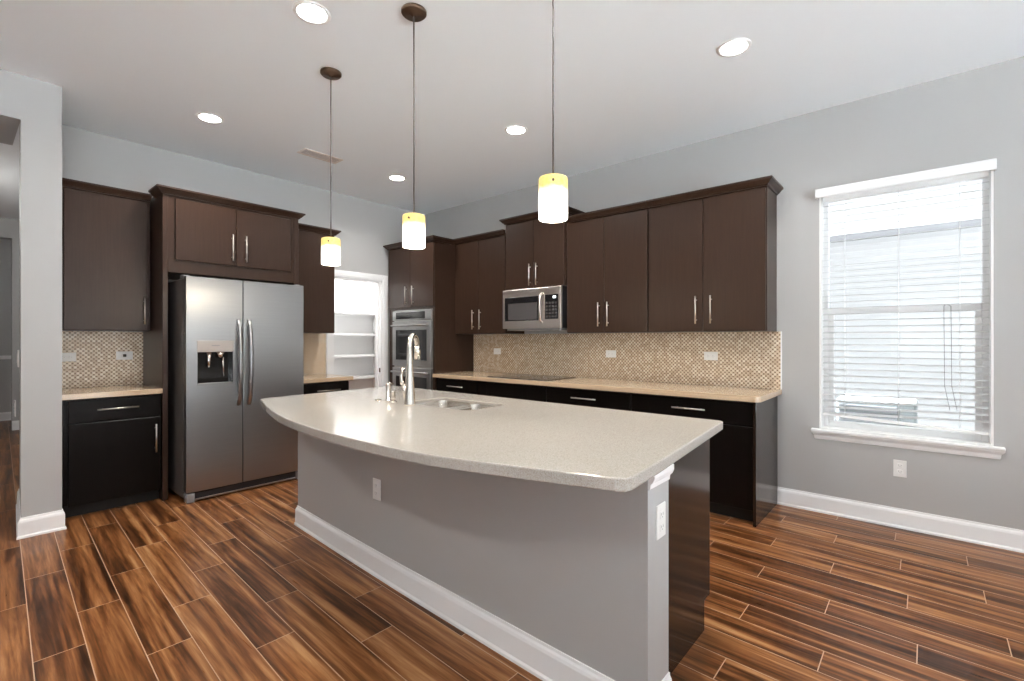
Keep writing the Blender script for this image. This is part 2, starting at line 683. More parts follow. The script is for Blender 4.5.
# stop strips
m.box(W - 0.08, W - 0.04, dy1 - 0.028, dy1 - 0.016, 0, dz - 0.016).box(W - 0.08, W - 0.04, dy0 + 0.016, dy0 + 0.028, 0, dz - 0.016)
door = struct('door_1', m, 'trim')
MB().box(W - 0.034, W - 0.006, dy1 - 0.0185, dy1 - 0.015, 0.89, 0.945).build('strike_plate', 'bronze', door)

# ------------------------------------------------------------------ window_1
win = bpy.data.objects.new('window_1', None)
COL.objects.link(win)
win.location = (-0.145, D, wz0)
win['kind'] = 'structure'
m = MB()
for x0, x1, z0, z1 in ((wx0, wx0 + .045, wz0, wz1), (wx1 - .045, wx1, wz0, wz1), (wx0 + .045, wx1 - .045, wz0, wz0 + .05), (wx0 + .045, wx1 - .045, wz1 - .05, wz1)):
    m.box(x0, x1, 4.41, 4.47, z0, z1, 0.004)
m.build('window_frame', 'trim', win)
MB().box(wx0 + .045, wx1 - .045, 4.415, 4.455, 1.500, 1.550, 0.004).box(wx0 + .045, wx0 + .08, 4.415, 4.44, .685, 1.500, .003).box(wx1 - .08, wx1 - .045, 4.415, 4.44, .685, 1.500, .003).build('lower_sash', 'trim', win)
MB().box(wx0 + .045, wx1 - .045, 4.438, 4.442, wz0 + .05, wz1 - .05).build('pane', 'glass', win)
# jamb lining and the stool with its apron
MB().box(wx0 - .001, wx0 + .012, D + .001, 4.41, wz0, wz1).box(wx1 - .012, wx1 + .001, D + .001, 4.41, wz0, wz1).box(wx0, wx1, D + .001, 4.41, wz1 - .012, wz1 + .001).build('jamb_lining', 'trim', win)
m = MB()
m.box(wx0 - 0.05, wx1 + 0.05, D - 0.045, D, wz0 - 0.022, wz0, 0.006, 2).box(wx0 + .001, wx1 - .001, D, 4.41, wz0 - 0.002, wz0 + .004)
m.sweep([(wx0 - 0.02, D), (wx0 - 0.02, D - 0.001), (wx1 + 0.02, D - 0.001), (wx1 + 0.02, D)], [(0, 0), (0.008, 0), (0.012, 0.01), (0.014, 0.03), (0.03, 0.05), (0.03, 0.058), (0, 0.058)], wz0 - 0.08)
m.build('window_sill', 'trim', win)

bl = thing('window_blind', 'white horizontal slat blind lowered over the window, its bottom rail hanging askew', 'blind', (-0.145, 4.33, 2.37))
m = MB()
ztop, zbot = 2.352, 0.765
NS = 35
tilt = R(-9)
for k in range(NS):
    t = k / (NS - 1)
    z = ztop - 0.03 - t * (ztop - 0.03 - zbot)
    roll = -0.03 * max(0, t - 0.75) / 0.25 / 0.9
    rot = Matrix.Translation((-0.145, 4.345, z)) @ Matrix.Rotation(-roll * -1, 4, 'Y') @ Matrix.Rotation(-tilt, 4, 'X')
    m.box(-0.452, 0.452, -0.025, 0.025, -0.0014, 0.0014, mtx=rot)
m.build('slats', 'slat', bl)
MB().box(-0.452, 0.452, -0.025, 0.025, -0.009, 0.009, 0.004, mtx=Matrix.Translation((-0.145, 4.345, 0.722)) @ Matrix.Rotation(0.047, 4, 'Y')).build('bottom_rail', 'blind', bl)
m = MB()
m.box(wx0 - 0.02, wx1 + 0.01, D - 0.055, D - 0.042, 2.372, 2.44, 0.004, 2)
m.box(wx0 - 0.02, wx0 - 0.008, D - 0.05, D - 0.001, 2.375, 2.437, 0.002).box(wx1 - 0.002, wx1 + 0.01, D - 0.05, D - 0.001, 2.375, 2.437, 0.002)
m.box(wx0 - 0.018, wx1 + 0.008, D - 0.058, D - 0.055, 2.38, 2.39, 0.001).box(wx0 - 0.018, wx1 + 0.008, D - 0.058, D - 0.055, 2.42, 2.432, 0.001)
m.build('valance', 'blind', bl)
MB().box(wx0 + .02, wx1 - .02, 4.318, 4.372, 2.35, 2.40, 0.003).build('headrail', 'blind', bl)
m = MB()
for x in (-0.46, -0.145, 0.17):
    m.tube([(x, 4.317, 2.35), (x, 4.317, 0.73)], 0.0012, 5).tube([(x, 4.372, 2.35), (x, 4.372, 0.73)], 0.0012, 5)
m.build('ladder_cords', 'blind', bl)
m = MB()
for x in (0.09, 0.125):
    m.tube([(x, 4.307, 1.53), (x + .004, 4.306, 1.0), (x + .03, 4.306, 0.84)], 0.0016, 5)
m.tube([(0.09, 4.307, 1.53), (0.1, 4.307, 1.545), (0.125, 4.307, 1.53)], 0.0016, 5)
m.build('pull_cord', 'cord', bl)

# outside
struct('exterior_ground', MB().box(-16, 16, -18, 4.5, -0.45, -0.15), 'patio')  # pale slab added out of view to bounce sunlight up to the ceiling
struct('exterior_gravel', MB().box(-16, 16, 4.5, 16, -0.45, -0.15), 'gravel')
nw = struct('exterior_neighbour_wall', MB().box(-6, 7, 8.2, 8.4, -0.15, 4.5), 'stucco')
MB().box(-6, 7, 8.12, 8.2, 2.69, 2.78).build('fascia_board', 'grey', nw)
ac = thing('air_conditioner_condenser', 'grey air conditioner condenser standing outside, seen dimly through the lower blind slats', 'air conditioner', (-0.4, 6.5, -0.15))
MB().box(-0.73, -0.07, 6.2, 6.86, -0.05, 0.68, 0.02, 2).build('cabinet', 'acm', ac)
m = MB()
for k in range(17):
    m.box(-0.71, -0.22, 6.19, 6.2, 0.0 + k * .038, 0.014 + k * .038)
m.build('louvres', 'grey', ac)
MB().box(-0.8, 0.0, 6.13, 6.93, -0.15, -0.05).build('concrete_pad', 'stucco', ac)

# ------------------------------------------------------------------ outlets


def plate(label, group, center, normal, horizontal=False, kind='outlet', name='wall_outlet', wdt=0.072, hgt=0.116):
    """cover plate on a wall; normal is '+x', '-y'"""
    cx, cy, cz = center
    t = thing(name, label, 'outlet' if kind != 'switch' else 'switch', center, group)
    if horizontal:
        wdt, hgt = hgt, wdt

    def bx(a0, a1, z0, z1, d0, d1, bev=0.0):
        b = MB()
        if normal == '-y':
            b.box(cx + a0, cx + a1, cy - d1, cy - d0, cz + z0, cz + z1, bev)
        elif normal == '+x':
            b.box(cx + d0, cx + d1, cy + a0, cy + a1, cz + z0, cz + z1, bev)
        return b
    bx(-wdt / 2, wdt / 2, -hgt / 2, hgt / 2, 0.0005, 0.006, 0.002).build('cover_plate', 'plastic', t)
    if kind == 'outlet':
        for s in (-1, 1):
            if horizontal:
                r = bx(s * .021 - .0135, s * .021 + .0135, -.0165, .0165, .005, .0085, .002).build('receptacle', 'plastic', t)
                sl = bx(s * .021 - .007, s * .021 - .001, -.008, -.0055, .0083, .0089)
                sl.merge(bx(s * .021 - .007, s * .021 - .001, .0055, .008, .0083, .0089).bm)
                sl.merge(bx(s * .021 + .005, s * .021 + .009, -.002, .002, .0083, .0089).bm)
            else:
                r = bx(-.0165, .0165, s * .021 - .0135, s * .021 + .0135, .005, .0085, .002).build('receptacle', 'plastic', t)
                sl = bx(-.008, -.0055, s * .021 - .001, s * .021 + .007, .0083, .0089)
                sl.merge(bx(.0055, .008, s * .021 - .001, s * .021 + .007, .0083, .0089).bm)
                sl.merge(bx(-.002, .002, s * .021 - .009, s * .021 - .005, .0083, .0089).bm)
            sl.build('slots', 'slotg', r)
    elif kind == 'jack':
        bx(-.012, .012, -.012, .012, .005, .010, .003).build('jack', 'slot', t)
    elif kind == 'switch':
        bx(-.0165, .0165, -.033, .033, .005, .009, .002).build('rocker', 'plastic', t)
    return t


plate('white outlet on the grey wall under the window sill', None, (-0.137, D, 0.412), '-y')
SP = 'white outlets in the long tile backsplash'
plate('white sideways outlet in the backsplash left of the cooktop, nearest the ovens', SP, (-3.917, D - .008, 1.168), '-y', True)
plate('white sideways outlet in the backsplash just right of the cooktop', SP, (-2.383, D - .008, 1.166), '-y', True)
plate('white sideways outlet in the backsplash nearest the window end', SP, (-1.413, D - .008, 1.166), '-y', True)
plate('white sideways outlet in the small left backsplash, beside the wall corner', None, (W + .008, 0.612, 1.166), '+x', True)
plate('white sideways jack plate with black centre hole, left of the refrigerator', None, (W + .008, 0.985, 1.17), '+x', True, 'jack', 'jack_plate')
plate('white outlet low on the long grey face of the island', None, (-2.305, 1.5385, 0.48), '-y')
plate('white outlet on the narrow lit end of the island', None, (-0.69, 1.58, 0.69), '+x', wdt=0.07)
# hall switches on the wing wall's hallway face
for nm, lb, z, x in (('light_switch', 'white light switch seen edge-on at the hallway corner', 1.18, -4.66), ('hall_outlet', 'small white plate seen edge-on low in the hallway opening', 0.82, -4.9)):
    plate(lb, None, (x, 0.30, z), '-y', False, 'switch' if 'switch' in nm else 'outlet', nm)

# ------------------------------------------------------------------ cabinetry helpers


class Fr:
    """cabinet frame of reference: a runs along the wall, d comes out from it"""
    def __init__(s, side):
        s.side = side

    def box(s, mb, a0, a1, d0, d1, z0, z1, bev=0.0, seg=1):
        if s.side == 'left':
            return mb.box(W + d0, W + d1, a0, a1, z0, z1, bev, seg)
        if s.side == 'back':
            return mb.box(a0, a1, D - d1, D - d0, z0, z1, bev, seg)
        return mb.box(a0, a1, 1.65 + d0, 1.65 + d1, z0, z1, bev, seg)  # island, facing the cooktop

    def pt(s, a, d, z):
        if s.side == 'left':
            return (W + d, a, z)
        if s.side == 'back':
            return (a, D - d, z)
        return (a, 1.65 + d, z)


def handle(fr, parent, a, d, z, length, vertical=True, r=0.006, name='handle'):
    m = MB()
    so = 0.028
    if vertical:
        m.tube([fr.pt(a, d + so, z - length / 2), fr.pt(a, d + so, z + length / 2)], r, 10)
        for s in (-1, 1):
            m.tube([fr.pt(a, d - 0.001, z + s * length * .36), fr.pt(a, d + so, z + s * length * .36)], r * .8, 8)
    else:
        m.tube([fr.pt(a - length / 2, d + so, z), fr.pt(a + length / 2, d + so, z)], r, 10)
        for s in (-1, 1):
            m.tube([fr.pt(a + s * length * .36, d - 0.001, z), fr.pt(a + s * length * .36, d + so, z)], r * .8, 8)
    return m.build(name, 'nickel', parent)


def upper(fr, label, group, a0, a1, depth, z0, z1, splits, handles, crown_path, crown_z, body_extra=None, hl=0.225, door_z=None, name='upper_cabinet', rail=0.0):
    """wall cabinet: body, doors with handles, crown; splits are door edges; handles (a, z) per door or None"""
    t = thing(name, label, 'cabinet', fr.pt((a0 + a1) / 2, 0, z0), group)
    m = MB()
    fr.box(m, a0, a1, 0.001, depth - 0.02, z0, crown_z + 0.03)
    if body_extra:
        body_extra(m)
    m.build('body', 'esp', t)
    dz0, dz1 = door_z or (z0 + 0.004, z1)
    for k in range(len(splits) - 1):
        b = MB()
        fr.box(b, splits[k] + 0.002, splits[k + 1] - 0.002, depth - 0.02, depth, dz0, dz1, 0.003)
        dr = b.build('door', 'esp', t)
        if handles[k]:
            handle(fr, dr, handles[k][0], depth, handles[k][1], hl)
    MB().sweep(crown_path, CROWN, crown_z).build('crown_molding', 'esp', t)
    return t


def base(fr, label, group, a0, a1, depth, drawers, doors, top=0.872, name='base_cabinet', end=None, kick=(0, 0)):
    """drawers: list of (a0, a1, z0, z1, handle?); doors: list of (a0, a1, z0, z1, handle a or None, handle z)"""
    t = thing(name, label, 'cabinet', fr.pt((a0 + a1) / 2, 0, 0), group)
    m = MB()
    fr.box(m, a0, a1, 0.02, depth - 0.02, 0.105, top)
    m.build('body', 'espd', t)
    k = MB()
    fr.box(k, a0 + kick[0], a1 - kick[1], 0.02, depth - 0.09, 0.0, 0.105)
    k.build('toe_kick', 'kick', t)
    for (p, q, z0, z1, h) in drawers:
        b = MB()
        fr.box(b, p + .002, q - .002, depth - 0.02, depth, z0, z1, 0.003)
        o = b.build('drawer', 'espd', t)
        if h:
            handle(fr, o, h if h is not True else (p + q) / 2, depth, (z0 + z1) / 2 + 0.005, 0.25, False)
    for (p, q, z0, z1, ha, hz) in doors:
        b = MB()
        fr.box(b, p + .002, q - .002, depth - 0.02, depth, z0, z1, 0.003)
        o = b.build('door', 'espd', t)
        if ha is not None:
            handle(fr, o, ha, depth, hz, 0.225)
    if end:
        b = MB()
        end(b)
        b.build('end_panel', 'espg', t)
    return t


LF, BK, IS = Fr('left'), Fr('back'), Fr('island')

# ------------------------------------------------------------------ fridge wall
struct_bs = MB().box(W, W + .008, 0.501, 1.117, 0.914, 1.378).build('backsplash', 'mos_y')
tag(struct_bs, 'small mosaic tile backsplash between the wing wall and the refrigerator', 'backsplash')
b2 = MB().box(W, W + .008, 2.245, 2.84, 0.914, 1.38).build('backsplash', 'mos_y')
tag(b2, 'narrow strip of mosaic backsplash right of the refrigerator beside the pantry doorway', 'backsplash')

base(LF, 'black-brown base cabinet with one drawer and one door, left of the refrigerator', None, 0.525, 1.114, 0.60,
     [(0.551, 1.110, 0.698, 0.862, 0.835)], [(0.551, 1.110, 0.095, 0.688, 1.072, 0.52)])
m = MB()
LF.box(m, 0.501, 1.116, 0.001, 0.625, 0.873, 0.914, 0.004, 2)
tag(m.build('countertop', 'granite', loc=(-5.0, 0.8, 0.873)), 'short tan stone countertop on the base cabinet left of the refrigerator', 'countertop')
upper(LF, 'dark brown single-door wall cabinet over the small counter, far left', None, 0.525, 1.10, 0.33, 1.38, 2.462, [0.556, 1.078],
      [(1.055, 1.548)], [(W + .33, 0.503), (W + .33, 1.10)], 2.472)

# surround over the refrigerator


def sur_side(m):
    pass


t = thing('refrigerator_cabinet', 'dark brown two-door cabinet with tall side panels framing the steel refrigerator', 'cabinet', (W + .3, 1.67, 0))
m = MB()
LF.box(m, 1.15, 2.19, 0.001, 0.585, 1.862, 2.52)
LF.box(m, 1.15, 2.19, 0.585, 0.60, 1.862, 1.962).box(W + .585, W + .60, 1.15, 1.20, 1.962, 2.52).box(W + .585, W + .60, 2.158, 2.19, 1.962, 2.52).box(W + .585, W + .60, 1.2, 2.158, 2.478, 2.52)
m.build('body', 'esp', t)
for p, q in ((1.118, 1.155), (2.19, 2.234)):
    m = MB()
    LF.box(m, p, q, 0.001, 0.605, 0, 2.52, 0.002)
    m.build('side_panel', 'esp', t)
for p, q, h in ((1.204, 1.668, 1.632), (1.668, 2.155, 1.744)):
    m = MB()
    LF.box(m, p + .002, q - .002, 0.592, 0.612, 1.966, 2.474, 0.003)
    d = m.build('door', 'esp', t)
    handle(LF, d, h, 0.612, 2.125, 0.235)
MB().sweep([(W + .39, 1.118), (W + .605, 1.118), (W + .605, 2.234), (W + .39, 2.234)], CROWN, 2.496).build('crown_molding', 'esp', t)

upper(LF, 'dark brown wall cabinet between the refrigerator and the pantry doorway', None, 2.238, 2.775, 0.33, 1.38, 2.452, [2.242, 2.773],
      [(2.275, 1.548)], [(W + .33, 2.238), (W + .33, 2.775), (W + .001, 2.775)], 2.462)
base(LF, 'black-brown base cabinet with a long drawer handle, right of the refrigerator', None, 2.238, 2.79, 0.60,
     [(2.242, 2.788, 0.698, 0.862, 2.545)], [(2.242, 2.788, 0.115, 0.688, 2.275, 0.52)])
m = MB()
LF.box(m, 2.236, 2.825, 0.001, 0.625, 0.873, 0.914, 0.004, 2)
tag(m.build('countertop', 'granite', loc=(-5.0, 2.5, 0.873)), 'short tan stone countertop right of the refrigerator, by the pantry doorway', 'countertop')

# refrigerator
t = thing('refrigerator', 'stainless steel side-by-side refrigerator with water dispenser in the left door', 'refrigerator', (W + .43, 1.67, 0))
FX = -4.45
MB().box(-5.26, FX - .075, 1.216, 2.166, 0.03, 1.80, 0.006).build('body', 'fside', t)


def fdoor(y0, y1, cut=None):
    m = MB()
    x0, x1 = FX - .068, FX
    if not cut:
        m.box(x0, x1, y0, y1, 0.085, 1.815, 0.004, 2)
        return m
    c0, c1, z0, z1 = cut
    b = bmesh.new()
    # front face grid with an opening, thick sides
    ys = [y0, c0, c1, y1]
    zs = [0.085, z0, z1, 1.815]
    front = [[b.verts.new((x1, yy, zz)) for zz in zs] for yy in ys]
    back = [[b.verts.new((x0, yy, zz)) for zz in zs] for yy in ys]
    for i in range(3):
        for k in range(3):
            b.faces.new((back[i][k], back[i][k + 1], back[i + 1][k + 1], back[i + 1][k]))
            if (i, k) != (1, 1):
                b.faces.new((front[i][k], front[i + 1][k], front[i + 1][k + 1], front[i][k + 1]))
    for i in range(3):
        b.faces.new((front[i][0], back[i][0], back[i + 1][0], front[i + 1][0]))
        b.faces.new((front[i][3], front[i + 1][3], back[i + 1][3], back[i][3]))
        b.faces.new((front[0][i], front[0][i + 1], back[0][i + 1], back[0][i]))
        b.faces.new((front[3][i], back[3][i], back[3][i + 1], front[3][i + 1]))
    rec = [b.verts.new((x0 + .012, yy, zz)) for yy, zz in ((c0, z0), (c1, z0), (c1, z1), (c0, z1))]
    fr_ = [front[1][1], front[2][1], front[2][2], front[1][2]]
    for k in range(4):
        b.faces.new((fr_[k], fr_[(k + 1) % 4], rec[(k + 1) % 4], rec[k]))
    b.faces.new(rec)
    out = [e for e in b.edges if all(abs(v.co.x - x1) < 1e-6 for v in e.verts) and (
        (abs(e.verts[0].co.y - e.verts[1].co.y) < 1e-6 and e.verts[0].co.y in (y0, y1)) or (abs(e.verts[0].co.z - e.verts[1].co.z) < 1e-6 and (abs(e.verts[0].co.z - .085) < 1e-5 or abs(e.verts[0].co.z - 1.815) < 1e-5)))]
    bmesh.ops.bevel(b, geom=out, offset=0.004, segments=2, affect='EDGES', profile=0.5)
    m.merge(b)
    return m


fl = fdoor(1.216, 1.630, (1.294, 1.556, 0.948, 1.297)).build('door', 'steel', t)
frd = fdoor(1.640, 2.168).build('door', 'steel', t)


MB().box(FX - .066, FX - .012, 1.6302, 1.6398, 0.09, 1.81).build('gasket', 'blackp', t)


def fhandle(y, parent):
    m = MB()
    pts, rr = [], []
    for k in range(15):
        u = k / 14
        z = 0.752 + u * 0.722
        bow = math.sin(math.pi * u) ** 0.5 * 0.055
        pts.append((FX - 0.004 + bow, y, z))
        rr.append(0.0165)
    m.tube(pts, rr, 12)
    m.build('handle', 'steel', parent)


fhandle(1.600, fl)
fhandle(1.684, frd)
# dispenser
dp = MB().box(FX - .05, FX + .004, 1.290, 1.560, 1.206, 1.300, .003).build('dispenser_panel', 'panelm', t)
MB().box(FX + .004, FX + .0048, 1.395, 1.455, 1.256, 1.262).build('control_marks', 'grey', dp)
dc = MB().box(FX - .056, FX - .050, 1.296, 1.554, 0.950, 1.206).box(FX - .055, FX - .002, 1.2945, 1.299, 0.950, 1.206).box(FX - .055, FX - .002, 1.551, 1.5555, 0.950, 1.206).build('dispenser_recess', 'black', t)
MB().box(FX - .05, FX + .008, 1.290, 1.560, 0.938, 0.952, .002).build('drip_tray', 'steel', dc)
MB().tube([(FX - .03, 1.385, 1.206), (FX - .03, 1.385, 1.13), (FX - .035, 1.385, 1.08)], [.018, .014, .012], 12).build('ice_chute', 'chrome', dc)
MB().tube([(FX - .03, 1.47, 1.206), (FX - .03, 1.47, 1.16)], [.03, .022], 12).tube([(FX - .03, 1.49, 1.16), (FX - .045, 1.50, 1.0)], .008, 8).build('paddle', 'chrome', dc)
m = MB().box(FX - .06, FX - .02, 1.28, 2.10, 0.012, 0.078, .004)
g = m.build('base_grille', 'blackp', t)
MB().box(FX - .02, FX - .012, 1.28, 2.10, 0.012, 0.026, .002).build('grille_strip', 'steeld', g)
for y in (1.22, 2.105):
    MB().box(FX - .075, FX - .005, y, y + .06, 0.0, 0.078, .010, 2).build('foot', 'grey', t)
for y in (1.216, 2.122):
    MB().box(FX - .15, FX - .07, y, y + .044, 1.80, 1.83, .004).build('hinge_cover', 'grey', t)

# ------------------------------------------------------------------ pantry shelves
for k, z in enumerate((0.773, 1.088, 1.393, 1.703)):
    words = ['lowest', 'second lowest', 'second highest', 'topmost'][k]
    s = thing('pantry_shelf', f'white pantry shelf seen through the doorway, {words} of the four', 'shelf', (-6.3, 3.4, z), 'white shelves in the pantry')
    MB().box(-6.5, -6.2, 2.5, 4.26, z - .02, z, .003).build('board', 'shelf', s)
    MB().box(-6.203, -6.192, 2.5, 4.255, z - .03, z + .003, .002).build('front_lip', 'trim', s)
    MB().box(-6.5, -6.22, 2.5, 2.515, z - .055, z - .02).box(-6.5, -6.485, 2.5, 4.26, z - .055, z - .02).build('cleat', 'shelf', s)
pl = thing('added_pantry_ceiling_light', 'added round ceiling light inside the white pantry, out of view above the shelves', 'ceiling light', (-5.8, 3.3, H))  # added fitting, itself unseen, that brightens the pantry
MB().lathe([(0, H - .06), (.10, H - .055), (.14, H - .03), (.15, H - .001), (0, H - .001)], -5.8, 3.3).build('diffuser', 'lens', pl)
lamp('added_pantry_lamp', 'AREA', (0, 0, -0.07), 14, (1, 0.98, 0.95), 0.28, pl)

# ------------------------------------------------------------------ oven tower
TX0, TX1, TD = -5.215, -4.327, 0.655
t = thing('oven_cabinet', 'tall dark brown oven cabinet with two upper doors, in the corner by the pantry', 'cabinet', (-4.77, 4.0, 0))
m = MB()
TY = TD - .02
BK.box(m, TX0, TX1, .001, TY, 1.672, 2.48)                       # upper box
BK.box(m, TX0, TX0 + .02, .001, TY, .105, 1.672).box(TX1 - .02, TX1, D - TY, D - .001, .105, 1.672)
BK.box(m, TX0 + .02, TX1 - .02, .001, .02, .105, 1.672)
BK.box(m, TX0, TX1, .001, TY, .105, .33)
BK.box(m, TX0 + .02, -5.115, TY - .03, TY, .33, 1.672).box(-4.362, TX1 - .02, D - TY, D - TY + .03, .33, 1.672)
m.build('body', 'esp', t)
m = MB()
BK.box(m, TX0, TX1, .02, TY - .07, 0, .105)
m.build('toe_kick', 'kick', t)
for p, q, h in ((TX0 + .004, -4.770, -4.835), (-4.770, TX1 - .004, -4.70)):
    m = MB()
    BK.box(m, p + .002, q - .002, TY, TD, 1.70, 2.44, .003)
    d = m.build('door', 'esp', t)
    handle(BK, d, h, TD, 1.845, 0.225)
m = MB()
BK.box(m, TX0 + .006, TX1 - .006, TY, TD, .12, .318, .003)
d = m.build('drawer', 'esp', t)
handle(BK, d, -4.77, TD, .22, .25, False)
MB().sweep([(TX0, D - .001), (TX0, D - TD), (TX1, D - TD), (TX1, D - .38)], CROWN, 2.452).build('crown_molding', 'esp', t)
# filler strip between tower and left wall
o = thing('double_oven', 'stainless steel double wall oven with dark glass doors built into the tall cabinet', 'oven', (-4.74, 4.0, .335))
OX0, OX1 = -5.110, -4.366
m = MB()
BK.box(m, OX0, OX1, .05, TY + .002, .335, 1.668)
m.build('body', 'steeld', o)
m = MB()
BK.box(m, OX0 - .005, OX1 + .005, TY + .002, TD + .008, 1.545, 1.662, .004)
cp = m.build('control_panel', 'steel', o)
m = MB()
BK.box(m, OX0 + .07, OX1 - .11, TD + .008, TD + .010, 1.562, 1.645)
m.build('touch_panel', 'black', cp)
for z0, z1 in ((.985, 1.532), (.345, .965)):
    m = MB()
    BK.box(m, OX0 - .003, OX1 + .003, TY + .002, TD + .012, z0, z1, .004)
    d = m.build('oven_door', 'steel', o)
    m = MB()
    BK.box(m, OX0 + .075, OX1 - .075, TD + .012, TD + .015, z0 + .075, z1 - .105)
    m.build('door_glass', 'black', d)
    m = MB()
    zz = z1 - .052
    m.tube([BK.pt(OX0 + .03, TD + .055, zz), BK.pt(OX1 - .03, TD + .055, zz)], .011, 12)
    for a in (OX0 + .06, OX1 - .06):
        m.tube([BK.pt(a, TD + .010, zz), BK.pt(a, TD + .055, zz)], .009, 10)
    m.build('handle', 'steel', d)

# ------------------------------------------------------------------ upper run on the back wall
UF = .33
upper(BK, 'dark brown two-door wall cabinet between the oven tower and the microwave', None, -4.325, -3.505, UF, 1.375, 2.45,
      [-4.322, -3.926, -3.508], [(-4.00, 1.54), (-3.885, 1.54)], [(-4.325, D - UF), (-3.505, D - UF)], 2.46)
upper(BK, 'short raised two-door wall cabinet directly above the microwave', None, -3.485, -2.705, .355, 1.845, 2.55,
      [-3.482, -3.095, -2.708], [(-3.135, 1.985), (-3.045, 1.985)], [(-3.485, D - .001), (-3.485, D - .355), (-2.705, D - .355), (-2.705, D - .001)], 2.562)
upper(BK, 'dark brown two-door wall cabinet just right of the microwave', None, -2.70, -1.846, UF, 1.375, 2.45,
      [-2.697, -2.280, -1.849], [(-2.330, 1.545), (-2.233, 1.545)], [(-2.70, D - UF), (-1.846, D - UF)], 2.46)
upper(BK, 'dark brown two-door wall cabinet at the end of the row nearest the window', None, -1.842, -.905, UF, 1.375, 2.45,
      [-1.839, -1.372, -.909], [(-1.423, 1.55), (-1.305, 1.55)], [(-1.842, D - UF), (-.905, D - UF), (-.905, D - .001)], 2.46)

# microwave
t = thing('microwave', 'stainless steel over-the-range microwave above the cooktop', 'microwave', (-3.1, 4.1, 1.41))
MX0, MX1, MD = -3.488, -2.722, .395
m = MB()
BK.box(m, MX0 + .004, MX1 - .004, .002, MD - .03, 1.425, 1.842)
m.build('body', 'blackp', t)
m = MB()
BK.box(m, MX0, MX1, MD - .03, MD, 1.425, 1.838, .005, 2)
f = m.build('front_frame', 'steelm', t)
m = MB()
BK.box(m, MX0 + .035, -2.985, MD, MD + .006, 1.505, 1.755, .002)
d = m.build('door_glass', 'black', t)
m = MB()
BK.box(m, MX0 + .085, -3.01, MD + .006, MD + .0075, 1.515, 1.69)
m.build('viewing_screen', 'screen', d)
m = MB()
m.tube([BK.pt(-2.952, MD, 1.48), BK.pt(-2.952, MD + .035, 1.50), BK.pt(-2.952, MD + .042, 1.63), BK.pt(-2.952, MD + .035, 1.755), BK.pt(-2.952, MD, 1.775)], .012, 10)
m.build('handle', 'steelm', t)
m = MB()
BK.box(m, -2.915, -2.752, MD, MD + .003, 1.515, 1.76)
k = m.build('keypad', 'black', t)
m = MB()
BK.box(m, -2.815, -2.780, MD + .003, MD + .004, 1.722, 1.745)
m.build('clock_display', 'disp', k)
m = MB()
for r in range(5):
    for c in range(4):
        BK.box(m, -2.905 + c * .038, -2.88 + c * .038, MD + .003, MD + .0038, 1.53 + r * .034, 1.55 + r * .034)
m.build('keys', 'screen', k)
m = MB()
BK.box(m, MX0 + .06, MX1 - .01, .06, MD - .005, 1.405, 1.425, .003)
m.build('underside_vent', 'steeld', t)

# backsplash, counter and base cabinets on the back wall
b3 = MB().box(-4.322, -.875, D - .012, D - .003, .914, 1.373).build('backsplash', 'mos_x')
tag(b3, 'long tan mosaic tile backsplash behind the cooktop counter', 'backsplash')
MB().box(-.875, -.867, D - .013, D - .003, .914, 1.373).build('edge_trim', 'trim', b3)
CF = 3.625
x1 = -.868
cr = [(x1 - .035 + .035 * math.sin(a), CF + .035 - .035 * math.cos(a)) for a in [R(15 * k) for k in range(7)]]
m = MB().prism([(-4.323, D - .001), (-4.323, CF)] + cr + [(x1, D - .001)], .873, .914, .004, 2)
tag(m.build('countertop', 'granite', loc=(-2.6, 4.0, .873)), 'long tan stone countertop along the window wall, holding the cooktop', 'countertop')
BD = .635
DZ = (.700, .862)
base(BK, 'black-brown base cabinet with a drawer beside the oven tower, left of the cooktop', None, -4.322, -3.509, BD,
     [(-4.28, -3.65, *DZ, -3.965)], [(-4.28, -3.967, .115, .69, -4.0, .55), (-3.963, -3.65, .115, .69, -3.93, .55)])
base(BK, 'black-brown base cabinet with a blank front panel under the cooktop', None, -3.507, -2.725, BD,
     [(-3.505, -2.727, *DZ, False)], [(-3.505, -3.116, .115, .69, -3.15, .55), (-3.116, -2.727, .115, .69, -3.08, .55)])
base(BK, 'black-brown base cabinet with a drawer, first one right of the cooktop', None, -2.723, -1.852, BD,
     [(-2.721, -1.854, *DZ, -2.30)], [(-2.721, -2.288, .115, .69, -2.32, .55), (-2.288, -1.854, .115, .69, -2.25, .55)])


def endp(b):
    b.box(-.9185, -.898, 3.655, D - .002, 0.0, .872, .002)


base(BK, 'black-brown base cabinet with a shiny end panel at the window end of the long counter', None, -1.850, -.919, BD,
     [(-1.848, -.92, *DZ, -1.37)], [(-1.848, -1.384, .105, .69, -1.42, .55), (-1.384, -.92, .105, .69, -1.34, .55)], end=endp, kick=(0, 0))

t = thing('cooktop', 'flat black glass electric cooktop set in the long counter below the microwave', 'cooktop', (-3.13, 3.95, .9145))
MB().box(-3.54, -2.745, 3.715, 4.215, .9145, .921, .003).build('glass_top', 'black', t)
for bx_, by_, br in ((-3.33, 3.85, .10), (-2.95, 3.85, .075), (-3.33, 4.08, .075), (-2.95, 4.08, .10)):
    MB().lathe([(br, .9211), (br, .9216), (br - .006, .9216), (br - .006, .9211)], bx_, by_, 32, True).build('burner_ring', 'grey', t)

